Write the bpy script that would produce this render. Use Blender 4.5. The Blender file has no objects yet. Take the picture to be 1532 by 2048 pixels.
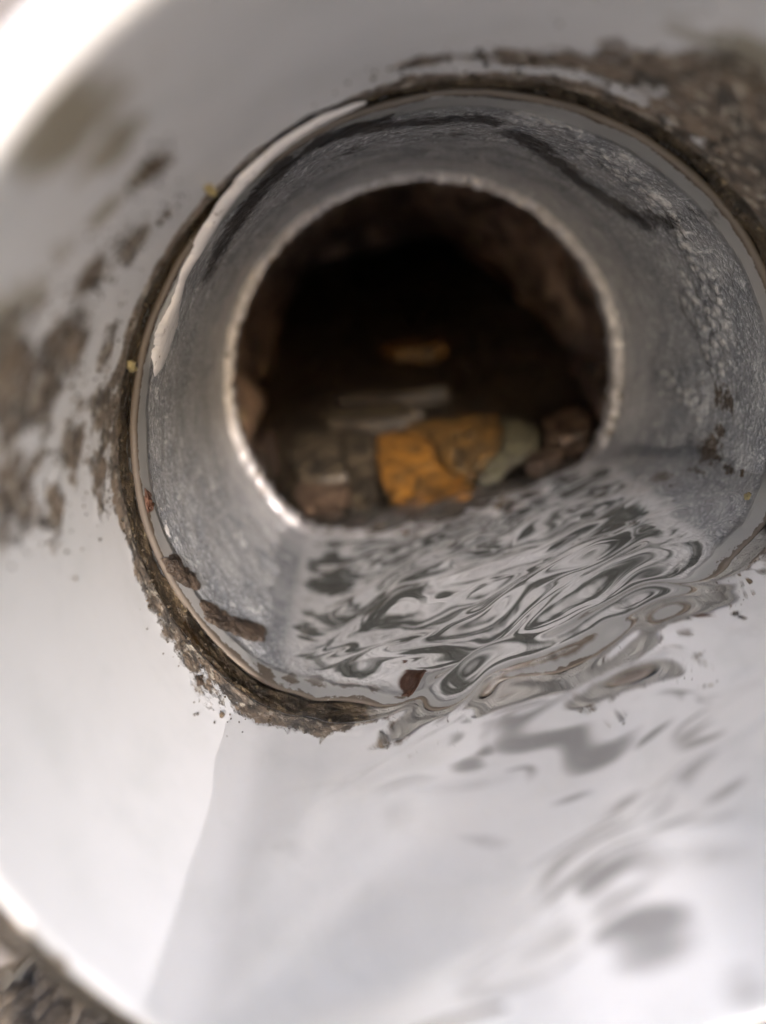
import bpy, bmesh, math, random
import numpy as np
from mathutils import Matrix, Vector

# ------------------------------------------------------------------ camera
R = 0.05                       # pipe inner radius in metres; most numbers below are in units of R
ROLL = math.radians(14.0)      # the phone was held a little tilted
F_PX, W_PX, H_PX = 1480.0, 1532.0, 2048.0
CAM_Y = -0.957
_p, _w, _ox, _oz = -0.312, 0.029, -0.312, 0.542
_c, _s = math.cos(-ROLL), math.sin(-ROLL)
def _rot(v): return np.array([v[0]*_c - v[2]*_s, v[1], v[0]*_s + v[2]*_c])
_fw = np.array([math.sin(_w)*math.cos(_p), math.cos(_w)*math.cos(_p), math.sin(_p)])
_rt = np.array([math.cos(_w), -math.sin(_w), 0.0])
_up = np.cross(_rt, _fw)
FW, RT, UP = _rot(_fw), _rot(_rt), _rot(_up)
CAM = _rot(np.array([_ox, 0.0, _oz])); CAM[1] = CAM_Y

scene = bpy.context.scene
C = scene.collection
cam_data = bpy.data.cameras.new('camera')
cam = bpy.data.objects.new('camera', cam_data); C.objects.link(cam)
m = Matrix(((RT[0], UP[0], -FW[0], CAM[0]*R), (RT[1], UP[1], -FW[1], CAM[1]*R), (RT[2], UP[2], -FW[2], CAM[2]*R), (0, 0, 0, 1)))
cam.matrix_world = m
cam_data.sensor_fit = 'VERTICAL'; cam_data.sensor_height = 24.0; cam_data.sensor_width = 36.0
cam_data.lens = 24.0*F_PX/H_PX
cam_data.clip_start = 0.002; cam_data.clip_end = 200.0
cam_data.dof.use_dof = True
cam_data.dof.focus_distance = 2.28*R
cam_data.dof.aperture_fstop = 4.8
scene.camera = cam

# ------------------------------------------------------------------ sky, sun, exposure
SUN_DIR = Vector((0.13, -0.93, 0.31)).normalized()      # towards the sun: behind the photographer, shining into the mouth
elev = math.asin(SUN_DIR.z); azim = math.atan2(SUN_DIR.x, SUN_DIR.y)
world = bpy.data.worlds.new('World'); scene.world = world; world.use_nodes = True
nt = world.node_tree
sky = nt.nodes.new('ShaderNodeTexSky'); sky.sky_type = 'NISHITA'; sky.sun_disc = False
sky.sun_elevation = elev; sky.sun_rotation = azim
sky.air_density = 1.0; sky.dust_density = 2.0; sky.ozone_density = 0.6
bg = nt.nodes['Background']; bg.inputs['Strength'].default_value = 0.12
nt.links.new(sky.outputs[0], bg.inputs['Color'])
sl = bpy.data.lights.new('sun', 'SUN'); sl.energy = 1.5; sl.angle = math.radians(10); sl.color = (1.0, 0.985, 0.985)
so = bpy.data.objects.new('sun', sl); C.objects.link(so)
so.rotation_euler = SUN_DIR.to_track_quat('Z', 'Y').to_euler()
so.location = (-0.4, 0.1, 0.8)
vs = scene.view_settings
vs.view_transform = 'Standard'; vs.look = 'None'; vs.gamma = 1.0; vs.use_curve_mapping = False
vs.exposure = 1.55
vs.use_white_balance = True; vs.white_balance_temperature = 6250; vs.white_balance_tint = 13
scene.render.engine = 'CYCLES'
cy = scene.cycles
cy.use_denoising = True; cy.max_bounces = 9; cy.diffuse_bounces = 5; cy.glossy_bounces = 4; cy.transmission_bounces = 6; cy.use_adaptive_sampling = True; cy.adaptive_threshold = 0.03
cy.caustics_reflective = True; cy.caustics_refractive = True; cy.blur_glossy = 0.3; cy.sample_clamp_indirect = 0.0

# ------------------------------------------------------------------ helpers
rng = np.random.default_rng(7)
random.seed(5)
_perm = np.random.default_rng(11).permutation(256); _perm = np.concatenate([_perm, _perm, _perm])
_g3 = np.random.default_rng(12).normal(size=(256, 3)); _g3 /= np.linalg.norm(_g3, axis=1)[:, None]
def perlin(P):
    P = np.asarray(P, float); i = np.floor(P).astype(int); f = P - i; i &= 255
    u = f*f*f*(f*(f*6 - 15) + 10); out = 0.0
    for a in (0, 1):
        for b in (0, 1):
            for c in (0, 1):
                h = _perm[_perm[_perm[i[..., 0] + a] + i[..., 1] + b] + i[..., 2] + c]
                g = _g3[h]; d = f - np.array([a, b, c])
                w = (u[..., 0] if a else 1 - u[..., 0])*(u[..., 1] if b else 1 - u[..., 1])*(u[..., 2] if c else 1 - u[..., 2])
                out = out + w*(g*d).sum(-1)
    return out*1.5
def fbm(P, o=4, gain=0.5):
    P = np.asarray(P, float); s = 0.0; a = 1.0
    for k in range(o):
        s = s + a*perlin(P*2.0**k + 17.3*k); a *= gain
    return s
def sstep(a, b, x):
    t = np.clip((x - a)/(b - a), 0, 1); return t*t*(3 - 2*t)

def ray(px, py):
    return FW + (px - W_PX/2)/F_PX*RT - (py - H_PX/2)/F_PX*UP
def on_pipe(px, py, r=1.0):                        # where a line of sight meets the pipe wall: (angle from bottom, y)
    D = ray(px, py); a = D[0]**2 + D[2]**2; b = D[0]*CAM[0] + D[2]*CAM[2]; c = CAM[0]**2 + CAM[2]**2 - r*r
    P = CAM + (-b + math.sqrt(b*b - a*c))/a*D
    return math.atan2(P[0], -P[2]), P[1]
def under_water(px, py, zw=-0.47, r=1.0):         # the same, bent at the flat water surface
    D = ray(px, py); D = D/np.linalg.norm(D); S0 = CAM + (zw - CAM[2])/D[2]*D
    e = 1/1.333; c = -D[2]; k = 1 - e*e*(1 - c*c); D2 = e*D + np.array([0, 0, e*c - math.sqrt(k)])
    a = D2[0]**2 + D2[2]**2; b = D2[0]*S0[0] + D2[2]*S0[2]; cc = S0[0]**2 + S0[2]**2 - r*r
    P = S0 + (-b + math.sqrt(max(0, b*b - a*cc)))/a*D2
    return math.atan2(P[0], -P[2]), P[1]
def on_level(px, py, z):
    D = ray(px, py); return CAM + (z - CAM[2])/D[2]*D
def cyl(th, y, r):                                 # angle 0 is the bottom of the pipe
    return np.stack([np.sin(th)*r, y + 0*th, -np.cos(th)*r], -1)

def mesh_obj(name, V, Fc, mat, parent=None, smooth=True, attrs=None):
    me = bpy.data.meshes.new(name)
    V = np.asarray(V, float)*R
    me.from_pydata(V.tolist(), [], Fc if isinstance(Fc, list) else Fc.tolist())
    if smooth: me.polygons.foreach_set('use_smooth', [True]*len(me.polygons))
    for k, v in (attrs or {}).items():
        a = me.attributes.new(k, 'FLOAT', 'POINT'); a.data.foreach_set('value', np.asarray(v, np.float32).ravel())
    me.materials.append(mat); me.update()
    o = bpy.data.objects.new(name, me); C.objects.link(o)
    if parent: o.parent = parent
    return o
def grid_faces(nu, nv, wrap_u=False, flip=False):
    u = np.arange(nu if wrap_u else nu - 1); v = np.arange(nv - 1)
    U, Vv = np.meshgrid(u, v, indexing='ij'); U2 = (U + 1) % nu
    q = np.stack([U*nv + Vv, U2*nv + Vv, U2*nv + Vv + 1, U*nv + Vv + 1], -1).reshape(-1, 4)
    return q[:, ::-1] if flip else q
def revolve(prof, nth, disp=None):
    """prof: (y, r) list -> closed ring surface seen from inside"""
    prof = np.array(prof, float); th = np.linspace(-math.pi, math.pi, nth, endpoint=False)
    T, Y = np.meshgrid(th, prof[:, 0], indexing='ij'); _, Rr = np.meshgrid(th, prof[:, 1], indexing='ij')
    return T, Y, Rr
def tag(o, label=None, cat=None, group=None, kind=None):
    if label: o['label'] = label
    if cat: o['category'] = cat
    if group: o['group'] = group
    if kind: o['kind'] = kind
    return o
def empty(name, loc=(0, 0, 0)):
    o = bpy.data.objects.new(name, None); o.location = loc; o.empty_display_size = 0.01; C.objects.link(o); return o

# ------------------------------------------------------------------ node helpers / materials
class N:
    def __init__(s, name):
        s.mat = bpy.data.materials.new(name); s.mat.use_nodes = True; s.t = s.mat.node_tree
        s.b = s.t.nodes['Principled BSDF']; s.co = s.t.nodes.new('ShaderNodeTexCoord').outputs['Object']
    def link(s, a, b): s.t.links.new(a, b)
    def val(s, sock, v):
        if hasattr(v, 'is_linked'): s.link(v, sock)
        else: sock.default_value = v
    def noise(s, scale, detail=4, rough=0.55, dist=0.0, vec=None):
        n = s.t.nodes.new('ShaderNodeTexNoise'); n.inputs['Scale'].default_value = scale/R
        n.inputs['Detail'].default_value = detail; n.inputs['Roughness'].default_value = rough; n.inputs['Distortion'].default_value = dist
        s.link(vec or s.co, n.inputs['Vector']); return n.outputs['Fac']
    def vor(s, scale, feature='F1', vec=None):
        n = s.t.nodes.new('ShaderNodeTexVoronoi'); n.feature = feature; n.inputs['Scale'].default_value = scale/R
        s.link(vec or s.co, n.inputs['Vector']); return n.outputs['Distance']
    def stretch(s, sc):
        n = s.t.nodes.new('ShaderNodeMapping'); n.inputs['Scale'].default_value = sc; s.link(s.co, n.inputs['Vector']); return n.outputs[0]
    def attr(s, name):
        n = s.t.nodes.new('ShaderNodeAttribute'); n.attribute_name = name; return n.outputs['Fac']
    def math(s, op, a, b=0.0, c=None, clamp=False):
        n = s.t.nodes.new('ShaderNodeMath'); n.operation = op; n.use_clamp = clamp
        s.val(n.inputs[0], a); s.val(n.inputs[1], b)
        if c is not None: s.val(n.inputs[2], c)
        return n.outputs[0]
    def ramp(s, fac, lo, hi, a=0.0, b=1.0):
        n = s.t.nodes.new('ShaderNodeMapRange'); n.interpolation_type = 'SMOOTHSTEP'
        for k, v in ((0, fac), (1, lo), (2, hi), (3, a), (4, b)): s.val(n.inputs[k], v)
        return n.outputs[0]
    def mix(s, fac, a, b):
        n = s.t.nodes.new('ShaderNodeMix'); n.data_type = 'RGBA'
        s.val(n.inputs[0], fac)
        for i, v in ((6, a), (7, b)):
            if hasattr(v, 'is_linked'): s.link(v, n.inputs[i])
            else: n.inputs[i].default_value = (*v, 1)
        return n.outputs[2]
    def bump(s, h, strength, dist, normal=None):
        n = s.t.nodes.new('ShaderNodeBump'); n.inputs['Strength'].default_value = strength; n.inputs['Distance'].default_value = dist*R
        s.link(h, n.inputs['Height'])
        if normal: s.link(normal, n.inputs['Normal'])
        return n.outputs[0]
    def done(s, col=None, rough=None, normal=None, **kw):
        if col is not None: s.val(s.b.inputs['Base Color'], col if hasattr(col, 'is_linked') else (*col, 1))
        if rough is not None: s.val(s.b.inputs['Roughness'], rough)
        if normal is not None: s.link(normal, s.b.inputs['Normal'])
        for k, v in kw.items(): s.val(s.b.inputs[k.replace('_', ' ')], v)
        return s.mat

def mat_socket():
    n = N('pipe_plastic')
    g = n.attr('grime_shade'); o = n.attr('olive'); f = n.attr('film_ripple')
    streak = n.noise(1.0, 5, 0.62, 0.4, n.stretch((9, 3.2, 9)))
    fine = n.noise(23, 6, 0.8)
    mid = n.noise(7, 4, 0.6, 0.3)
    patt = n.math('ADD', n.math('MULTIPLY', streak, 0.36), n.math('ADD', n.math('MULTIPLY', mid, 0.22), n.math('MULTIPLY', fine, 0.42)))
    thr = n.math('SUBTRACT', 0.72, n.math('MULTIPLY', g, 0.36))
    dirt = n.ramp(n.math('SUBTRACT', patt, thr), -0.02, 0.035)
    thr2 = n.math('SUBTRACT', 0.80, n.math('MULTIPLY', o, 0.50))
    ol = n.ramp(n.math('SUBTRACT', n.math('ADD', n.math('MULTIPLY', mid, 0.6), n.math('MULTIPLY', fine, 0.4)), thr2), -0.05, 0.10)
    base = n.mix(n.noise(2.2, 3), (0.78, 0.775, 0.785), (0.83, 0.825, 0.835))
    base = n.mix(n.ramp(n.noise(5.0, 4, 0.6), 0.45, 0.75, 0, 0.3), base, (0.62, 0.635, 0.63))
    base = n.mix(n.math('MULTIPLY', ol, 0.8), base, (0.30, 0.26, 0.17))
    rip = n.ramp(n.math('ADD', f, n.math('MULTIPLY', n.math('SUBTRACT', n.noise(6, 3, 0.5, 0.3, n.stretch((0.6, 1.5, 0.6))), 0.5), 0.7)), 0.36, 0.98)  # shade of the near ripples, painted grey into the floor colour
    base = n.mix(n.math('MULTIPLY', rip, 0.8), base, (0.22, 0.215, 0.21))
    dcol = n.mix(n.ramp(n.noise(14, 4, 0.7), 0.38, 0.66), (0.040, 0.029, 0.019), (0.25, 0.18, 0.12))
    dcol = n.mix(n.ramp(n.noise(30, 3, 0.6), 0.54, 0.66, 0, 0.85), dcol, (0.52, 0.46, 0.37))
    col = n.mix(n.math('MULTIPLY', dirt, 0.93), base, dcol)
    col = n.mix(n.ramp(g, 1.25, 1.45), col, (0.035, 0.028, 0.022))  # shade of the lower rim painted in as a near black colour
    rough = n.math('ADD', 0.26, n.math('MULTIPLY', dirt, 0.16))
    h = n.math('ADD', n.math('MULTIPLY', dirt, n.math('ADD', 0.4, n.noise(40, 3, 0.6))), n.math('MULTIPLY', n.noise(3, 3), 0.25))
    return n.done(col, rough, n.bump(h, 0.6, 0.018), IOR=1.5)

def mat_sleeve():
    n = N('sleeve_plastic')
    k = n.attr('black'); f = n.attr('film_ripple'); sl_ = n.attr('floor_mottle'); lip = n.attr('lip'); g = n.attr('grime_shade')
    cells = n.vor(26, 'F1', n.stretch((1, 0.62, 1)))
    fine = n.noise(60, 3, 0.6)
    mid = n.noise(7, 5, 0.62, 0.5)
    base = n.mix(n.ramp(mid, 0.3, 0.7), (0.23, 0.24, 0.26), (0.40, 0.405, 0.415))
    base = n.mix(n.ramp(fine, 0.52, 0.64, 0, 0.6), base, (0.66, 0.67, 0.69))
    fleck = n.ramp(n.noise(16, 4, 0.7, 0.6, n.stretch((1, 0.45, 1))), 0.60, 0.66, 0, 0.7)
    base = n.mix(fleck, base, (0.70, 0.70, 0.71))
    base = n.mix(lip, base, (0.40, 0.40, 0.395))
    base = n.mix(n.math('MULTIPLY', n.attr('frost'), n.ramp(n.noise(11, 4, 0.7), 0.3, 0.65, 0.35, 1.0)), base, (0.70, 0.69, 0.70))
    fm = n.ramp(n.math('SUBTRACT', n.math('ADD', n.math('MULTIPLY', mid, 0.8), n.math('MULTIPLY', fine, 0.2)), n.math('SUBTRACT', 0.8, n.math('MULTIPLY', f, 0.55))), -0.02, 0.05)
    base = n.mix(n.math('MULTIPLY', fm, n.ramp(cells, 0.55, 0.2)), base, (0.62, 0.61, 0.60))
    bm = n.ramp(n.math('SUBTRACT', n.math('ADD', n.math('MULTIPLY', mid, 0.5), n.math('MULTIPLY', n.noise(22, 5, 0.75), 0.5)), n.math('SUBTRACT', 0.80, n.math('MULTIPLY', k, 0.56))), -0.10, 0.10)
    col = n.mix(n.math('MULTIPLY', bm, 0.9), base, (0.035, 0.036, 0.042))
    gm = n.ramp(n.math('SUBTRACT', n.math('ADD', n.math('MULTIPLY', n.noise(34, 5, 0.75), 0.7), n.math('MULTIPLY', mid, 0.3)), n.math('SUBTRACT', 0.82, n.math('MULTIPLY', g, 0.5))), -0.01, 0.04)
    col = n.mix(n.math('MULTIPLY', gm, 0.85), col, (0.10, 0.07, 0.045))
    sm = n.ramp(n.math('SUBTRACT', n.noise(7.0, 4, 0.55, 0.5, n.stretch((0.55, 1.7, 0.55))), n.math('SUBTRACT', 0.95, n.math('MULTIPLY', sl_, 0.455))), -0.04, 0.07)  # dark mottling over the paler sleeve floor below the waterline
    col = n.mix(n.math('MULTIPLY', n.ramp(sl_, 0.1, 0.9), 0.85), col, (0.76, 0.755, 0.755))
    col = n.mix(n.math('MULTIPLY', sm, 0.95), col, (0.085, 0.09, 0.082))
    h = n.math('ADD', n.math('MULTIPLY', n.math('MULTIPLY', cells, -1.1), fm), n.math('MULTIPLY', n.math('SUBTRACT', 1.0, lip), n.math('ADD', n.math('MULTIPLY', fine, 0.55), n.math('MULTIPLY', n.noise(18, 4), 0.5))))
    rough = n.math('ADD', 0.08, n.math('MULTIPLY', fine, 0.15))
    return n.done(col, rough, n.bump(h, 0.8, 0.024), IOR=1.5)

def mat_ring():
    n = N('sleeve_end')
    d = n.ramp(n.math('ADD', n.math('MULTIPLY', n.noise(14, 4, 0.7), 1.0), n.math('MULTIPLY', n.attr('grime_shade'), 0.22)), 0.70, 0.84)
    col = n.mix(n.ramp(n.noise(16, 3), 0.3, 0.7), (0.52, 0.50, 0.50), (0.74, 0.72, 0.72))
    col = n.mix(d, col, (0.13, 0.09, 0.05))
    return n.done(col, 0.12, n.bump(n.noise(30, 3), 1.0, 0.03))
def mat_dirt(name, a, b, c, scale=14, rough=0.42):
    n = N(name)
    col = n.mix(n.ramp(n.noise(scale, 5, 0.7), 0.35, 0.65), a, b)
    col = n.mix(n.ramp(n.noise(scale*2.3, 3, 0.6), 0.60, 0.72), col, c)
    return n.done(col, n.math('ADD', rough - 0.15, n.math('MULTIPLY', n.noise(scale*3, 2), 0.3)), n.bump(n.noise(scale*2.5, 4, 0.65), 0.8, 0.03))
def mat_bead():
    n = N('white_cement')
    col = n.mix(n.ramp(n.noise(20, 4, 0.7), 0.60, 0.70, 0, 0.75), (0.86, 0.83, 0.82), (0.25, 0.20, 0.17))
    return n.done(col, 0.22, n.bump(n.noise(9, 3), 0.3, 0.02))
def mat_water():
    n = N('clear_water')
    return n.done((1, 1, 1), 0.0, None, IOR=1.333, Transmission_Weight=1.0)
M_SOCKET, M_SLEEVE, M_RING, M_BEAD, M_WATER = mat_socket(), mat_sleeve(), mat_ring(), mat_bead(), mat_water()
def mat_groove():
    m_ = mat_dirt('groove_dirt', (0.020, 0.015, 0.010), (0.11, 0.078, 0.045), (0.34, 0.27, 0.16), 13, 0.36)
    n = N.__new__(N); n.mat = m_; n.t = m_.node_tree; n.b = n.t.nodes['Principled BSDF']
    n.co = n.t.nodes.new('ShaderNodeTexCoord').outputs['Object']
    old = n.b.inputs['Base Color'].links[0].from_socket
    f = n.ramp(n.math('ADD', n.attr('clean'), n.noise(6, 4, 0.6)), 0.80, 1.05)
    n.link(n.mix(n.math('MULTIPLY', f, 0.9), old, (0.42, 0.41, 0.39)), n.b.inputs['Base Color'])
    return m_
M_GROOVE = mat_groove()
M_CRUST = mat_dirt('brown_crust', (0.030, 0.021, 0.015), (0.10, 0.07, 0.05), (0.22, 0.17, 0.12), 20)
M_RUST = mat_dirt('rust_flake', (0.05, 0.024, 0.015), (0.13, 0.055, 0.03), (0.20, 0.10, 0.05), 18)
M_STRAW = mat_dirt('straw_bit', (0.30, 0.24, 0.10), (0.48, 0.40, 0.20), (0.20, 0.15, 0.07), 16)
M_TUNNEL = mat_dirt('tunnel_rock', (0.114, 0.091, 0.0813), (0.488, 0.35, 0.276), (0.6, 0.52, 0.341), 3.0, 0.45)
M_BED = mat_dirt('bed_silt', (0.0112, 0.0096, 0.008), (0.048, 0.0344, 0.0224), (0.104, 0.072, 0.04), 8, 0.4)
M_ORANGE = mat_dirt('ochre_stone', (0.07, 0.042, 0.018), (0.36, 0.15, 0.022), (0.29, 0.20, 0.085), 11, 0.36)
M_OCHRE2 = mat_dirt('dull_ochre_stone', (0.04, 0.03, 0.018), (0.20, 0.10, 0.024), (0.17, 0.145, 0.09), 8, 0.42)
M_GREYY = mat_dirt('yellow_grey_stone', (0.0672, 0.0576, 0.0384), (0.144, 0.125, 0.072), (0.192, 0.182, 0.115), 9, 0.42)
M_DARKST = mat_dirt('dark_stone', (0.0197, 0.0169, 0.0141), (0.0985, 0.0732, 0.045), (0.211, 0.162, 0.0913), 9, 0.4)
M_BROWNST = mat_dirt('brown_stone', (0.0389, 0.0259, 0.0181), (0.13, 0.084, 0.0544), (0.285, 0.194, 0.13), 9, 0.4)
M_WALL = mat_dirt('pale_concrete', (0.14, 0.128, 0.125), (0.18, 0.165, 0.16), (0.12, 0.11, 0.105), 1.6, 0.85)
M_GROUND = mat_dirt('wet_soil', (0.17, 0.145, 0.105), (0.34, 0.30, 0.23), (0.09, 0.07, 0.05), 1.2, 0.7)
M_GRAVEL = mat_dirt('gravel_stone', (0.03, 0.022, 0.015), (0.09, 0.068, 0.045), (0.20, 0.165, 0.11), 2.0, 0.7)
M_RUSTST = mat_dirt('rust_stone', (0.10, 0.036, 0.016), (0.30, 0.105, 0.04), (0.2, 0.11, 0.06), 2.5, 0.7)

# ------------------------------------------------------------------ the ground and the wall outside
GZ = -2.6
gx = np.concatenate([-np.geomspace(1500, 9, 14), np.linspace(-8, 8, 90), np.geomspace(9, 1500, 14)])
gy = np.concatenate([-np.geomspace(1500, 9, 14), np.linspace(-8, 2.3, 70)])
X, Y = np.meshgrid(gx, gy, indexing='ij')
Z = GZ + 0.16*fbm(np.stack([X*0.6, Y*0.6, 0*X], -1), 4)*(np.hypot(X, Y) < 9)
mesh_obj('ground', np.stack([X, Y, Z], -1).reshape(-1, 3), grid_faces(len(gx), len(gy)), M_GROUND)
tag(bpy.data.objects['ground'], kind='structure')

WY = 2.05                                                # front face of the headwall
def wall_mesh():
    n = 96; th = np.linspace(0, 2*math.pi, n, endpoint=False)
    V, Fc = [], []
    x0, x1, z0, z1 = -9.0, 9.0, GZ - 1.0, 3.6
    def edge(t):
        dx, dz = math.cos(t), math.sin(t); k = 1e9
        if dx > 1e-9: k = min(k, x1/dx)
        if dx < -1e-9: k = min(k, x0/dx)
        if dz > 1e-9: k = min(k, z1/dz)
        if dz < -1e-9: k = min(k, z0/dz)
        return dx*k, dz*k
    corner = sorted([math.atan2(z, x) % (2*math.pi) for x in (x0, x1) for z in (z0, z1)])
    th = np.array(sorted(list(th) + corner)); n = len(th)
    lev = np.linspace(0, 1, 26)**1.6
    for t in th:
        ex, ez = edge(t); ix, iz = 1.085*math.cos(t), 1.085*math.sin(t)
        for l in lev:
            x, z = ix + (ex - ix)*l, iz + (ez - iz)*l
            d = 0.05*float(fbm(np.array([x*1.1, 3.3, z*1.1]), 4))
            V.append((x, WY + d*(0.2 + l if l < 0.8 else 1), z))
        V.append((ex, WY + 2.4, ez))
    q = grid_faces(n, len(lev) + 1, True)
    return V, q
V, q = wall_mesh()
w = mesh_obj('concrete_wall', V, q, M_WALL)
tag(w, 'pale weathered concrete wall behind the pipe mouth', 'wall')

# gravel lying on the ground below the mouth
def pebble_mesh(seed, sub=2, rough=0.35, squash=0.6):
    bm = bmesh.new(); bmesh.ops.create_icosphere(bm, subdivisions=sub, radius=1.0)
    P = np.array([v.co[:] for v in bm.verts]); Fc = [[v.index for v in f.verts] for f in bm.faces]; bm.free()
    d = 1 + rough*fbm(P*1.1 + seed*9.7, 3)
    P = P*d[:, None]*np.array([1.0, 0.8, squash]); return P, Fc
gv, gf, off = [], [], 0
protos = [pebble_mesh(k, 1) for k in range(6)]
PB = on_level(90, 1985, GZ)
for i in range(1100):
    x, y = (rng.uniform(-6.5, 5), rng.uniform(-5, 1.9)) if i % 2 else (PB[0] + rng.normal(0, 0.55), PB[1] + rng.normal(0, 0.55))
    s = rng.uniform(0.05, 0.20)
    P, Fc = protos[i % 6]; a = rng.uniform(0, 6.28)
    Q = P*s; Q = np.stack([Q[:, 0]*math.cos(a) - Q[:, 1]*math.sin(a), Q[:, 0]*math.sin(a) + Q[:, 1]*math.cos(a), Q[:, 2]], -1)
    z = GZ + 0.16*float(fbm(np.array([x*0.6, y*0.6, 0.0]), 4))
    gv.append(Q + np.array([x, y, z + s*0.25])); gf += [[j + off for j in f] for f in Fc]; off += len(P)
o = mesh_obj('gravel', np.concatenate(gv), gf, M_GRAVEL); tag(o, 'loose brown gravel on the ground below the pipe mouth', 'gravel', kind='stuff')
def rock(name, pos, size, seed, mat, label, cat='stone', group=None, squash=0.6):
    P, Fc = pebble_mesh(seed, 3, 0.4, squash)
    o = mesh_obj(name, P*size, Fc, mat); o.location = Vector(pos)*R; tag(o, label, cat, group); return o
for (px, py, s, mt, lb) in ((215, 2045, 0.22, M_RUSTST, 'rust orange stone on the ground just below the pipe rim'),
                            (20, 1985, 0.30, M_GRAVEL, 'largest grey brown stone at the lower left corner outside the pipe'),
                            (120, 2030, 0.20, M_DARKST, 'dark brown stone between the large grey stone and the orange stone')):
    p = on_level(px, py, GZ + 0.12); rock('stone', (p[0], p[1], p[2]), s, px, mt, lb, squash=0.7)

# ------------------------------------------------------------------ the pipe
pipe = empty('plastic_pipe'); tag(pipe, 'white plastic drain pipe seen into its mouth with a dirty inner joint', 'pipe')
NTH = 900
G0, G1, END = 1.11, 1.215, 2.68
STAINS = [(270, 490, .08, .10, .75), (180, 560, .08, .1, .75), (110, 1010, .12, .1, .75), (10, 1020, .12, .1, .75), (210, 700, .1, .1, .8), (330, 430, .05, .06, .7), (310, 340, .05, .06, .9),  # px, py, size across (angle), size along (y), strength : brown dirt
    (60, 800, .20, .22, .8), (130, 700, .16, .2, .8), (30, 960, .18, .16, .75), (150, 900, .16, .16, .75), (90, 620, .12, .14, .6), (20, 700, .16, .14, .75),
    (210, 830, .14, .16, .85), (200, 960, .14, .12, .75), (235, 500, .08, .10, .6), (290, 330, .05, .07, .8), (240, 300, .05, .06, .55),
    (1500, 250, .22, .30, .95), (1420, 180, .22, .24, .85), (1320, 150, .2, .18, .8), (1500, 330, .18, .2, 1.0), (1200, 130, .18, .10, .8), (1080, 120, .18, .07, .8), (960, 110, .14, .06, .75), (860, 120, .12, .05, .7),
    (1400, 260, .2, .1, .85), (1530, 430, .2, .12, 1.0),
    (420, 1385, .10, .10, .75), (520, 1400, .12, .06, .8), (330, 1240, .08, .08, .8), (380, 1310, .10, .08, .8)]
OLIVE = [(150, 230, .16, .22, .95), (220, 300, .10, .12, .95), (290, 340, .06, .08, .9), (20, 640, .15, .2, .8), (1480, 110, .3, .2, .75), (100, 520, .1, .15, .5), (60, 860, .25, .25, .6), (210, 420, .07, .08, .7), (1300, 60, .2, .15, .3)]
def blobs(T, Y, lst, r=1.0):
    out = np.zeros_like(T)
    for px, py, sa, sy, st in lst:
        t0, y0 = on_pipe(px, py, r)
        dt = (T - t0 + math.pi) % (2*math.pi) - math.pi
        out = np.maximum(out, st*np.exp(-(dt/sa)**2 - ((Y - y0)/sy)**2))
    return out
def wet_blobs(T, Y, lst, r=1.0):
    out = np.zeros_like(T)
    for px, py, sa, sy, st in lst:
        t0, y0 = under_water(px, py, r=r)
        out = np.maximum(out, st*np.exp(-((T - t0)/sa)**2 - ((Y - y0)/sy)**2))
    return out
RIPPLE_SHADE = [(a, b, c*1.35, d*2.2, e*1.08) for a, b, c, d, e in [(1330, 1880, .09, .04, .95), (1240, 1745, .14, .045, .9), (1180, 1640, .16, .035, .75), (1240, 1570, .12, .03, .75), (1150, 1425, .16, .04, .95), (950, 1500, .09, .05, .9), (1010, 1460, .08, .03, .8),
        (1400, 1530, .2, .03, .5), (800, 1560, .1, .04, .5), (1050, 1960, .16, .05, .6), (560, 1660, .10, .04, .4), (750, 1820, .14, .04, .4), (1480, 1690, .12, .04, .6), (1060, 1400, .06, .02, .9), (1300, 1400, .08, .02, .9), (900, 1420, .06, .02, .8), (1430, 1420, .08, .02, .8), (1100, 1540, .07, .02, .75), (1360, 1640, .09, .02, .8), (1480, 1560, .07, .02, .7), (960, 1620, .08, .025, .6), (1120, 1820, .09, .025, .6), (1500, 1980, .06, .03, .7), (1180, 1930, .07, .025, .65)]]  # grey ovals painted on the floor in place of ripple shade
WET_DIRT = [(1320, 1210, .09, .05, .8), (1400, 1180, .08, .05, .8), (1480, 1120, .08, .06, .85), (1350, 1260, .12, .04, .75), (1450, 1230, .08, .03, .7), (1250, 1290, .12, .03, .7), (1130, 1330, .14, .03, .65), (980, 1350, .12, .03, .65), (1380, 1310, .14, .04, .6)]
# rounded rim, then the inside wall up to the joint
prof = [(WY + 0.3, 1.075)] + [(y, 1.075) for y in np.linspace(1.9, 0.06, 16)]
prof += [(0.0375 - 0.0375*math.cos(a)*1.0 if False else 0.037 - 0.037*math.sin(a), 1.0375 + 0.0375*math.cos(a)) for a in np.linspace(0, math.pi, 18)]
prof += [(y, 1.0) for y in np.linspace(0.05, G0 - 0.02, 150)] + [(G0, 1.004), (G0 + 0.004, 1.02), (G0 + 0.006, 1.075)]
T, Y, Rr = revolve(prof, NTH)
inside = (Rr < 1.001) & (Y > 0.03)
STAINS = [(a, b, c*1.3, d*1.3, e*(0.98 if a < 400 and b < 1100 else 1.05)) for a, b, c, d, e in STAINS]
grime_shade = blobs(T, Y, STAINS)
wobble = 0.5 + 0.5*fbm(np.stack([np.sin(T)*3, Y*0 + 2.0, np.cos(T)*3], -1), 3)
grime_shade = np.maximum(grime_shade, 1.2*np.exp(-((Y - G0)/(0.06 + 0.09*wobble))**2)*(1 - 0.62*sstep(-0.72, -0.30, T)*sstep(1.25, 0.9, T)))
grime_shade = np.maximum(grime_shade, wet_blobs(T, Y, WET_DIRT))
grime_shade = np.where(inside, grime_shade, np.where(np.abs(T) < 2.0, np.where(Rr > 1.006, 1.5, 0.5), 0.2))  # lower rim set past full dirt so its shade is painted dark
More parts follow.
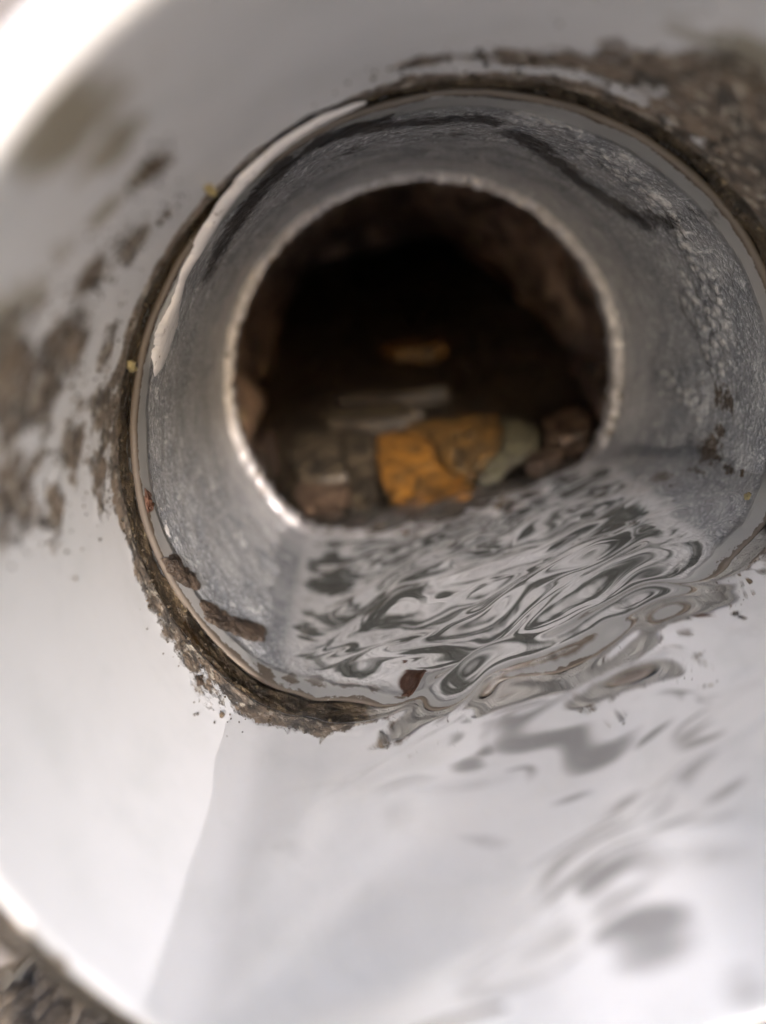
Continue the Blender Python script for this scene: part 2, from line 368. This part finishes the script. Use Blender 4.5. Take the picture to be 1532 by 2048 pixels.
Rd = Rr - inside*(0.006*np.maximum(0, grime_shade - 0.4)*(0.6 + fbm(np.stack([np.sin(T)*14, Y*14, np.cos(T)*14], -1), 3)) + 0.0015*perlin(np.stack([np.sin(T)*2, Y*2, np.cos(T)*2], -1)))
V = cyl(T, Y, Rd).reshape(-1, 3)
mesh_obj('socket_tube', V, grid_faces(NTH, len(prof), True, True), M_SOCKET, pipe, attrs={'grime_shade': grime_shade, 'olive': np.where(inside, blobs(T, Y, OLIVE), 0), 'film_ripple': np.where(inside, np.maximum(wet_blobs(T, Y, RIPPLE_SHADE), 0.30*sstep(-0.35, 0.1, T)*sstep(1.0, 0.75, np.abs(T))), 0)})  # last attribute carries the painted ripple shade of the floor
# dirt packed into the joint
yy = np.linspace(G0 - 0.004, G1 + 0.004, 14)
T, Y = np.meshgrid(np.linspace(-math.pi, math.pi, 1100, endpoint=False), yy, indexing='ij')
P3 = np.stack([np.sin(T)*11, Y*20, np.cos(T)*11], -1)
u = (Y - G0)/(G1 - G0)
Rr = 1.022 - 0.016*np.exp(-((u - 0.15)/0.22)**2) + 0.012*fbm(P3, 4) - 0.012*u
mesh_obj('joint_dirt', cyl(T, Y, Rr).reshape(-1, 3), grid_faces(1100, 14, True, True), M_GROOVE, pipe, attrs={'clean': 0.75*sstep(-0.72, -0.30, T)*sstep(1.25, 0.9, T)})
# inner sleeve with its rounded lip
prof = [(G1 + 0.07, 1.07), (G1 + 0.03, 1.03)] + [(G1 + 0.012 - 0.012*math.sin(a), 0.996 + 0.011*math.cos(a)) for a in np.linspace(0, math.pi, 14)]
prof += [(y, 0.985) for y in np.linspace(G1 + 0.03, END - 0.02, 170)] + [(END + 0.03, 0.985)]
T, Y, Rr = revolve(prof, NTH)
yl = G1 + 0.10 + 0.03*fbm(np.stack([np.sin(T)*2.2, Y*0, np.cos(T)*2.2], -1), 4) + 0.05*np.exp(-((np.abs(T) - math.pi)/0.7)**2)
lip = 1 - sstep(-0.012, 0.012, Y - yl)
BLACK = [(560, 335, .06, .10, .9), (500, 400, .06, .10, .95), (455, 470, .05, .10, .95), (420, 540, .05, .09, .9), (640, 280, .08, .08, .9), (740, 250, .08, .07, .9), (850, 240, .08, .08, .85), (950, 235, .08, .08, .8), (700, 300, .1, .1, .6), (900, 265, .1, .1, .6),
         (1030, 265, .06, .07, .9), (1090, 300, .06, .08, .9), (1150, 350, .06, .08, .95), (1220, 400, .06, .08, .95), (1290, 440, .05, .07, .9), (1370, 440, .04, .05, .7), (1430, 430, .04, .04, .55)]
FILM = [(1240, 330, .16, .16, .75), (1400, 600, .16, .2, .75), (1380, 760, .16, .22, .7), (1040, 215, .07, .06, .9), (1120, 245, .08, .08, 1), (1190, 300, .08, .1, 1), (1260, 350, .09, .1, 1), (1320, 410, .08, .1, 1), (1380, 490, .08, .1, 1), (1420, 560, .09, .1, 1), (1440, 640, .1, .12, 1), (1440, 720, .1, .12, .9), (1390, 620, .1, .14, .9), (1400, 800, .12, .15, .85), (1330, 760, .12, .2, .7)]
GR = [(1450, 800, .10, .12, .85), (1420, 900, .10, .16, .9), (1340, 1000, .10, .16, .85), (1280, 1050, .08, .14, .8), (1440, 860, .06, .10, .8), (1400, 960, .06, .10, .8), (1460, 940, .05, .08, .75), (1300, 1040, .05, .10, .75), (1350, 1040, .05, .10, .7), (1330, 900, .05, .06, .6), (470, 1010, .03, .1, .5)]
def dense(lst, brk=110, ka=1.0, ky=1.0):
    out = []
    for p, q in zip(lst, lst[1:] + lst[-1:]):
        k = 5 if math.hypot(p[0] - q[0], p[1] - q[1]) < brk else 1
        out += [tuple(np.array(p)*(1 - i/k) + np.array(q)*i/k) for i in range(k)]
    return [(a, b, c*ka, d*ky, e) for a, b, c, d, e in out]
BLACK, FILM = [(a, b, c, d, e*0.80) for a, b, c, d, e in dense(BLACK, 125, 1.7, 1.6)], dense(FILM, 130, 0.9, 0.9)
black, film_ripple, gr = blobs(T, Y, BLACK, 0.985), blobs(T, Y, FILM, 0.985), blobs(T, Y, GR, 0.985)
film_ripple *= (1 - lip)
gr = np.maximum(gr, 1.0*np.exp(-((Y - G1)/(0.032 + 0.03*fbm(np.stack([np.sin(T)*5, 0*Y, np.cos(T)*5], -1), 3)))**2))
gr = np.maximum(gr, 0.6*np.exp(-((np.abs(T) - 0.85)/0.25)**2 - ((Y - G1)/0.10)**2))
gr = np.maximum(gr, wet_blobs(T, Y, [(520, 1318, .06, .05, .9), (570, 1325, .07, .05, .95), (630, 1328, .08, .05, .95), (690, 1330, .08, .05, .9), (750, 1335, .07, .05, .85), (800, 1340, .06, .05, .8), (1330, 1120, .08, .08, .7), (1250, 1060, .08, .10, .65)], 0.985))
gr = np.maximum(gr, 0.66*np.exp(-((T - 0.55)/0.35)**2 - ((Y - 1.42)/0.16)**2))
body = Y > G1 + 0.03
Rr = Rr + 0.005*fbm(np.stack([np.sin(T)*4, Y*2, np.cos(T)*4], -1), 3)
Rd = Rr - body*(0.010*sstep(0.3, 0.8, film_ripple)*(0.7 + 0.6*fbm(np.stack([np.sin(T)*26, Y*18, np.cos(T)*26], -1), 3)) + (1 - lip)*0.004*(1 + fbm(np.stack([np.sin(T)*9, Y*9, np.cos(T)*9], -1), 4)))
mesh_obj('inner_sleeve', cyl(T, Y, Rd).reshape(-1, 3), grid_faces(NTH, len(prof), True, True), M_SLEEVE, pipe, attrs={'black': black, 'film_ripple': film_ripple, 'lip': lip, 'grime_shade': gr, 'frost': 0.7*sstep(END - 0.5, END - 0.03, Y), 'floor_mottle': sstep(1.0, 0.80, np.abs(T))*sstep(G1 + 0.02, G1 + 0.2, Y)})
# pale end of the sleeve, round the dark hole
prof = [(END + 0.02 - 0.03*math.sin(a), 0.968 + 0.031*math.cos(a)) for a in np.linspace(0, math.pi, 12)] + [(END + 0.06, 0.940), (END + 0.12, 0.945)]
T, Y, Rr = revolve(prof, 720)
cs = np.stack([np.sin(T)*16, Y*0, np.cos(T)*16], -1)
Rr = Rr + 0.012*fbm(cs, 4) + 0.010*np.maximum(0, fbm(cs*0.5 + 9, 3) - 0.15)*sstep(END, END + 0.03, Y); Yr = Y + 0.018*fbm(cs*1.4 + 5, 4)
mesh_obj('sleeve_end', cyl(T, Yr, Rr).reshape(-1, 3), grid_faces(720, len(prof), True, True), M_RING, pipe, attrs={'grime_shade': 0.25 + 0.75*sstep(2.2, 0.9, np.abs(T))})

# white cement squeezed out along the lip
def ribbon(name, pts, mat, hgt, n=160, parent=None, r=0.985):
    """pts: (px, py, half width in pixels) down the middle of the bead"""
    a = np.array([[*on_pipe(px, py, r), wd] for px, py, wd in pts]); a[:, 0] = np.unwrap(a[:, 0])
    t = np.linspace(0, len(a) - 1, n); idx = np.arange(len(a))
    th, y, wd = (np.interp(t, idx, a[:, k]) for k in range(3))
    kk = np.ones(9)/9
    sm = lambda v: np.convolve(np.pad(v, 4, mode='edge'), kk, 'valid')
    th, y, wd = sm(th), sm(y), sm(wd)
    dth, dy = np.gradient(th), np.gradient(y); L = np.hypot(dth, dy) + 1e-9
    px_to = 1/ (F_PX/(y - CAM_Y))
    nz = 0.4*fbm(np.stack([t*1.3, t*0, t*0 + 3.1], -1), 3)
    Vs = []
    m_ = 13
    for j in range(m_):
        s_ = -1 + 2*j/(m_ - 1)
        w_ = 1.25*wd*px_to*(1 + nz)*s_
        tt = th + (-dy/L)*w_*0.6 + 0*s_; yy_ = y + (dth/L)*w_*2.2
        hh = hgt*np.sqrt(max(0, 1 - s_*s_))*np.minimum(1, wd/14) - 0.004
        Vs.append(cyl(tt, yy_, r - hh))
    V = np.stack(Vs, 1).reshape(-1, 3)
    return mesh_obj(name, V, grid_faces(n, m_), mat, parent)
ribbon('cement_bead', [(735, 207, 3), (690, 222, 7), (640, 243, 9), (590, 272, 10), (540, 308, 11), (490, 356, 15), (450, 405, 17), (418, 455, 17), (390, 505, 14), (366, 552, 9), (352, 595, 13), (338, 640, 27), (328, 680, 30), (316, 720, 20), (307, 755, 5)], M_BEAD, 0.020, 200, pipe)
ribbon('cement_bead', [(307, 965, 2), (318, 1005, 5), (334, 1050, 8), (352, 1090, 9), (372, 1135, 7), (402, 1180, 3)], M_BEAD, 0.010, 80, pipe)

# ------------------------------------------------------------------ the drain behind the pipe
yy = np.concatenate([[END + 0.05, END + 0.06, END + 0.10], np.linspace(END + 0.16, 10.5, 90)])
rr = np.concatenate([[0.965, 1.02, 1.16], np.full(90, 1.22)])
nT = 220
T, Y, Rr = revolve(list(zip(yy, rr)), nT)
nz = fbm(np.stack([np.sin(T)*2.2, Y*2.0, np.cos(T)*2.2], -1), 5, 0.55)
Rd = Rr + 0.16*nz*sstep(END + 0.08, END + 0.3, Y)
Rd *= np.where(Y > 9.5, np.clip((10.55 - Y)/1.0, 0.02, 1), 1)
o = mesh_obj('drain_wall', cyl(T, Y, Rd).reshape(-1, 3), grid_faces(nT, len(yy), True, True), M_TUNNEL); tag(o, kind='structure')
def bed_z(y): return -0.575 + 0.215*(y - 2.8)
xs, ys = np.linspace(-1.15, 1.15, 90), np.concatenate([[END + 0.07, END + 0.08], np.linspace(END + 0.1, 9.6, 150)])
X, Y = np.meshgrid(xs, ys, indexing='ij')
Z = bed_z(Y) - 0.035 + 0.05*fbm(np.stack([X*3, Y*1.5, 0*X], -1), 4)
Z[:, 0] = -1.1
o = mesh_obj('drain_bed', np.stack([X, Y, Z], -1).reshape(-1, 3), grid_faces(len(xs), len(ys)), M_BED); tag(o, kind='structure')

def on_bed(px, py, lift=0.0):
    D = ray(px, py); k = 0.215
    t = (-0.575 + lift + k*(CAM[1] - 2.8) - CAM[2])/(D[2] - k*D[1]); return CAM + t*D
def slab(name, outline, mat, label, thick=0.06, seed=1, group='stones on the drain bed'):
    P = np.array([on_bed(px, py, thick) for px, py in outline]); c = P.mean(0)
    n = 72; d = np.arange(len(P) + 1); Pc = np.vstack([P, P[:1]])
    t = np.linspace(0, len(P), n, endpoint=False)
    B = np.stack([np.interp(t, d, Pc[:, k]) for k in range(3)], -1)
    for _ in range(1): B = (np.roll(B, 1, 0) + 2*B + np.roll(B, -1, 0))/4
    Vs = []
    for sc, dz in ((0.97, -2.2*thick), (1.0, -thick*0.8), (0.985, -thick*0.25), (0.95, -0.02*thick), (0.88, 0.08*thick), (0.7, 0.16*thick), (0.5, .2*thick), (0.3, 0.22*thick), (0.1, 0.22*thick)):
        Q = c + (B - c)*sc; Q = Q + np.array([0, 0, dz])
        nzv = fbm(Q*np.array([6, 4, 6]) + seed*3.7, 4)
        Q = Q + (0.006 + 0.2*thick)*nzv[:, None]*np.array([0.35, 0.35, 0.8]); Vs.append(Q)
    V = np.stack(Vs, 1)
    Fc = grid_faces(n, len(Vs), True).tolist(); Vf = V.reshape(-1, 3)
    Fc.append([i*len(Vs) + len(Vs) - 1 for i in range(n)])
    base = Vf.mean(0); o = mesh_obj(name, Vf - base, Fc, mat); o.location = Vector(base)*R
    tag(o, label, 'stone', group); return o
S = slab
S('stone', [(752, 872), (800, 858), (846, 866), (864, 888), (876, 922), (905, 948), (950, 968), (940, 1000), (880, 1015), (820, 1022), (782, 1012), (764, 965), (752, 915)], M_ORANGE, 'bright rust orange slab at the bottom of the dark hole', 0.03, 1)
S('stone', [(806, 854), (870, 836), (935, 824), (990, 828), (1006, 858), (992, 898), (962, 930), (945, 958), (912, 942), (884, 918), (872, 884), (852, 862)], M_OCHRE2, 'dull ochre slab behind the bright orange slab', 0.03, 2)
S('stone', [(1000, 830), (1045, 836), (1078, 858), (1070, 890), (1028, 922), (985, 955), (952, 962), (970, 934), (1000, 902), (1014, 862)], M_GREYY, 'yellowish grey wedge of stone right of the two orange slabs', 0.035, 3)
S('stone', [(690, 858), (742, 864), (748, 905), (744, 950), (758, 1008), (735, 1024), (698, 1018), (706, 960), (688, 910)], M_DARKST, 'narrow olive brown stone just left of the bright orange slab', 0.03, 4)
S('stone', [(590, 862), (650, 850), (680, 868), (684, 920), (694, 948), (640, 958), (598, 950), (578, 910)], M_DARKST, 'blackish stone behind the mottled brown one on the left', 0.035, 5)
S('stone', [(588, 962), (640, 968), (696, 958), (698, 990), (688, 1026), (640, 1034), (600, 1026), (578, 1000)], M_BROWNST, 'mottled brown stone at the water edge, left of the narrow olive stone', 0.03, 6)
S('stone', [(512, 872), (565, 868), (580, 915), (584, 958), (566, 995), (535, 975), (506, 930)], M_DARKST, 'dark stone at the lower left edge of the hole', 0.035, 7)
S('stone', [(1086, 838), (1140, 812), (1185, 812), (1206, 838), (1172, 866), (1122, 880), (1090, 868)], M_BROWNST, 'large brown stone at the right edge of the hole', 0.06, 8)
S('stone', [(1058, 908), (1110, 888), (1138, 890), (1120, 915), (1078, 934), (1050, 930)], M_BROWNST, 'small tan stone at the water edge on the right', 0.045, 9)
S('stone', [(1140, 882), (1178, 868), (1190, 872), (1172, 892), (1142, 905), (1128, 900)], M_BROWNST, 'smallest tan stone, at the far right water edge in the hole', 0.04, 10)
S('stone', [(640, 822), (720, 812), (800, 806), (850, 818), (805, 838), (730, 844), (655, 842)], M_DARKST, 'long dark stone lying across, behind the narrow olive stone', 0.04, 11)
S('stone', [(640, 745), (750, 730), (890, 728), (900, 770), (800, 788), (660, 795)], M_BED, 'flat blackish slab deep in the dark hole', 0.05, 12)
S('stone', [(755, 688), (830, 676), (890, 680), (860, 696), (790, 704)], M_OCHRE2, 'farthest small ochre stone deep in the dark hole', 0.06, 13)

# ------------------------------------------------------------------ the water
def wave(x, y):
    P = lambda s, o, sy=1.0: np.stack([x*s + o, y*s*sy, 0*x + o*1.7], -1)
    far = sstep(0.9, 1.7, y)
    wx, wy = x + 0.07*perlin(P(2.6, 2.1)), y + 0.10*perlin(P(2.6, 8.7))
    Q = lambda s, o, sy=1.0: np.stack([wx*s + o, wy*s*sy - 0.30*wx*s, 0*x + o*1.3], -1)
    z = 0.075*perlin(Q(1.6, 1.0, 2.0))*(1 - 0.6*far)
    z = z + 0.062*perlin(Q(2.7, 5.3, 2.1))*(1.0 - 0.35*far)
    z = z + 0.024*perlin(Q(4.8, 6.0, 2.1))*(1.0 - 0.35*far)
    z = z + 0.018*(0.35 - np.abs(perlin(Q(3.6, 9.0, 2.1))))*far
    z = z + 0.0035*perlin(Q(10, 3.0, 2.0))*far
    return 0.08*np.tanh(z/0.08)
def water_level(x, y): return -0.545 + sstep(2.75, 1.6, y)*(0.045 + 0.14*x) - 0.02*sstep(1.0, 0.0, y)*(1 + x)
xs = np.linspace(-0.965, 0.965, 330)
ys = np.concatenate([np.linspace(3.6, 2.8, 60), np.linspace(2.79, -0.10, 470)])
X, Y = np.meshgrid(xs, ys, indexing='ij')
left_calm = 0.15 + 0.85*sstep(-0.80, -0.30 + 0.15*sstep(1.6, 1.0, Y), X)
right_calm = 0.35 + 0.65*sstep(0.95, 0.60, X)
amp = left_calm*right_calm*(1 + 0.35*sstep(-0.1, 0.4, X)*sstep(1.2, 0.8, Y))*sstep(3.3, 2.7, Y)
Z = water_level(X, Y) + amp*wave(X, Y)
# meniscus along the wall
rw = 1.0 - 0.015*sstep(G1 - 0.05, G1 + 0.05, Y) - 0.03*sstep(END - 0.05, END + 0.02, Y)
wallz = -np.sqrt(np.maximum(0.02, rw**2 - X**2)); kf = 0.045
Z = Z + kf*np.log1p(np.exp(np.clip((wallz - Z)/kf, -30, 30))) - 0.004*sstep(0.0, 0.08, wallz - Z)
# it bends over the rim and drops
V = np.stack([X, Y, Z], -1)
nb = 26
a = np.linspace(0, 1, nb + 1)[1:]
fall = []
for k in a:
    yb = -0.10 - 2.7*k; zb = -2.1*k**2.2
    sh = 1 - 0.35*k
    fall.append(np.stack([V[:, -1, 0]*sh, np.full(len(xs), yb), V[:, -1, 2] + zb*(1 + 0.0*X[:, 0])], -1))
V = np.concatenate([V, np.stack(fall, 1)], 1)
o = mesh_obj('water', V.reshape(-1, 3), grid_faces(len(xs), V.shape[1], flip=True), M_WATER); tag(o, kind='structure')

# ------------------------------------------------------------------ loose bits on the pipe wall
def flake(name, pts, mat, label, cat, group, r=1.0, thick=0.012, seed=0, rough=0.22, direct=None):
    a = np.array(direct if direct is not None else [on_pipe(px, py, r) for px, py in pts]); a[:, 0] = np.unwrap(a[:, 0])
    c = a.mean(0); n = 64; t = np.linspace(0, len(a), n, endpoint=False); ac = np.vstack([a, a[:1]])
    B = np.stack([np.interp(t, np.arange(len(a) + 1), ac[:, k]) for k in range(2)], -1)
    size = np.abs(B - c).mean()
    B = c + (B - c)*(1 + rough*fbm(np.stack([B[:, 0]*30, B[:, 1]*30, 0*t + seed*2.3], -1), 4))[:, None]
    Vs = []
    for sc, h in ((1.02, -0.004), (1.0, 0.35*thick), (0.95, 0.75*thick), (0.85, thick), (0.6, thick*1.1), (0.3, thick*1.1), (0.08, thick*1.1)):
        Q = c + (B - c)*sc
        hh = h*(1 + 0.5*fbm(np.stack([Q[:, 0]*40, Q[:, 1]*40, 0*t + seed], -1), 3))
        Vs.append(cyl(Q[:, 0], Q[:, 1], r - hh))
    V = np.stack(Vs, 1); m_ = len(Vs); Fc = grid_faces(n, m_, True, True).tolist(); Fc.append([i*m_ + m_ - 1 for i in range(n)][::-1])
    V = V.reshape(-1, 3); b = V.mean(0); o = mesh_obj(name, V - b, Fc, mat); o.location = Vector(b)*R
    tag(o, label, cat, group); return o
fg = 'dirt flakes stuck to the pipe wall'
flake('dirt_flake', [(325, 1118), (345, 1112), (362, 1135), (385, 1150), (395, 1180), (378, 1178), (352, 1160), (335, 1140)], M_CRUST, 'ragged brown dirt crust on the lower left of the joint lip', 'dirt flake', fg, 0.985, 0.018, 1)
flake('dirt_flake', [(405, 1205), (425, 1212), (455, 1235), (500, 1245), (535, 1262), (530, 1285), (490, 1278), (450, 1262), (420, 1245), (400, 1225)], M_CRUST, 'long brown dirt crust below the white smear near the water', 'dirt flake', fg, 0.985, 0.014, 2)
flake('dirt_flake', [(392, 1352), (402, 1350), (404, 1370), (394, 1374)], M_CRUST, 'tiny dark speck alone at the outer end of the dirt band', 'dirt flake', fg, 1.0, 0.008, 3)
flake('rust_flake', [(280, 975), (290, 985), (296, 1020), (288, 1030), (280, 1005)], M_RUST, 'small shiny orange red flake in the left joint groove', 'rust flake', None, 1.0, 0.02, 4)
flake('straw_bit', [(257, 722), (265, 720), (267, 738), (261, 746), (256, 736)], M_STRAW, 'pale yellow grain wedged in the left joint groove', 'straw bit', None, 1.0, 0.012, 5)
flake('straw_bit', [(406, 374), (420, 366), (422, 374), (410, 383)], M_STRAW, 'yellow bit on the groove edge above the white bead', 'straw bit', None, 1.0, 0.02, 6)
flake('straw_bit', [(1498, 1000), (1506, 990), (1512, 995), (1505, 1012), (1499, 1014)], M_STRAW, 'thin straw coloured bit on the right wall above the water', 'straw bit', None, 0.985, 0.012, 7)
flake('dirt_flake', [(1485, 940), (1492, 938), (1492, 955), (1486, 955)], M_CRUST, 'small olive brown flake on the right wall above the straw', 'dirt flake', fg, 0.985, 0.01, 8)
flake('rust_flake', None, M_RUST, 'reddish brown flake under the water left of centre', 'rust flake', None, 0.99, 0.012, 9, direct=[under_water(*p) for p in ((790, 1322), (835, 1318), (838, 1332), (815, 1352), (795, 1345))])
flake('rust_flake', None, M_RUST, 'orange brown flake under the water near the right wall', 'rust flake', None, 1.0, 0.012, 10, direct=[under_water(*p) for p in ((1380, 1236), (1400, 1232), (1415, 1250), (1402, 1256))])
flake('rust_flake', None, M_CRUST, 'darker brown flake beside the orange one near the right wall', 'rust flake', None, 1.0, 0.012, 11, direct=[under_water(*p) for p in ((1450, 1245), (1462, 1236), (1476, 1240), (1460, 1252))])

# grit in the joint and in the dirt on the wall
gv, gf, off = [], [], 0
protos = [pebble_mesh(30 + k, 1, 0.5, 0.7) for k in range(5)]
k = 0
while k < 2600:
    if k < 1500:
        t = rng.uniform(-math.pi, math.pi); y = G0 + rng.normal(0, 0.035); r = 1.0 if y < G0 else 1.03
        if abs(t) < 1.0 and rng.random() < 0.6: k += 1; continue
    else:
        px, py, sa, sy, st = STAINS[rng.integers(0, len(STAINS))]; t0, y0 = on_pipe(px, py)
        t, y, r = t0 + rng.normal(0, sa*0.6), y0 + rng.normal(0, sy*0.6), 1.0
        if y > G1 or y < 0.4: k += 1; continue
    s = 0.0026*math.exp(rng.normal(0.1, 0.5))
    P, Fc = protos[k % 5]; c = cyl(np.array(t), np.array(y), r - s*0.3); gv.append(P[:, [2, 0, 1]]*s + c); gf += [[j + off for j in f] for f in Fc]; off += len(P); k += 1
M_GRIT = mat_dirt('grit_grain', (0.035, 0.027, 0.018), (0.16, 0.12, 0.08), (0.34, 0.28, 0.19), 30, 0.25)
o = mesh_obj('grit', np.concatenate(gv), gf, M_GRIT); tag(o, 'fine brown grit in the joint and dirt of the pipe', 'grit', kind='stuff')
# beads of water on the pale end of the sleeve
gv, gf, off = [], [], 0
P, Fc = pebble_mesh(77, 2, 0.05, 0.9)
for i in range(230):
    t = rng.uniform(1.05, 2*math.pi - 1.05); s = rng.uniform(0.004, 0.013)
    c = cyl(np.array(t), np.array(END - 0.012 + rng.normal(0, 0.004)), 0.966 + rng.normal(0, 0.012)); gv.append(P*s + c); gf += [[j + off for j in f] for f in Fc]; off += len(P)
o = mesh_obj('water_drops', np.concatenate(gv), gf, M_WATER); tag(o, 'tiny water drops beaded along the pale sleeve end', 'water drops', kind='stuff')
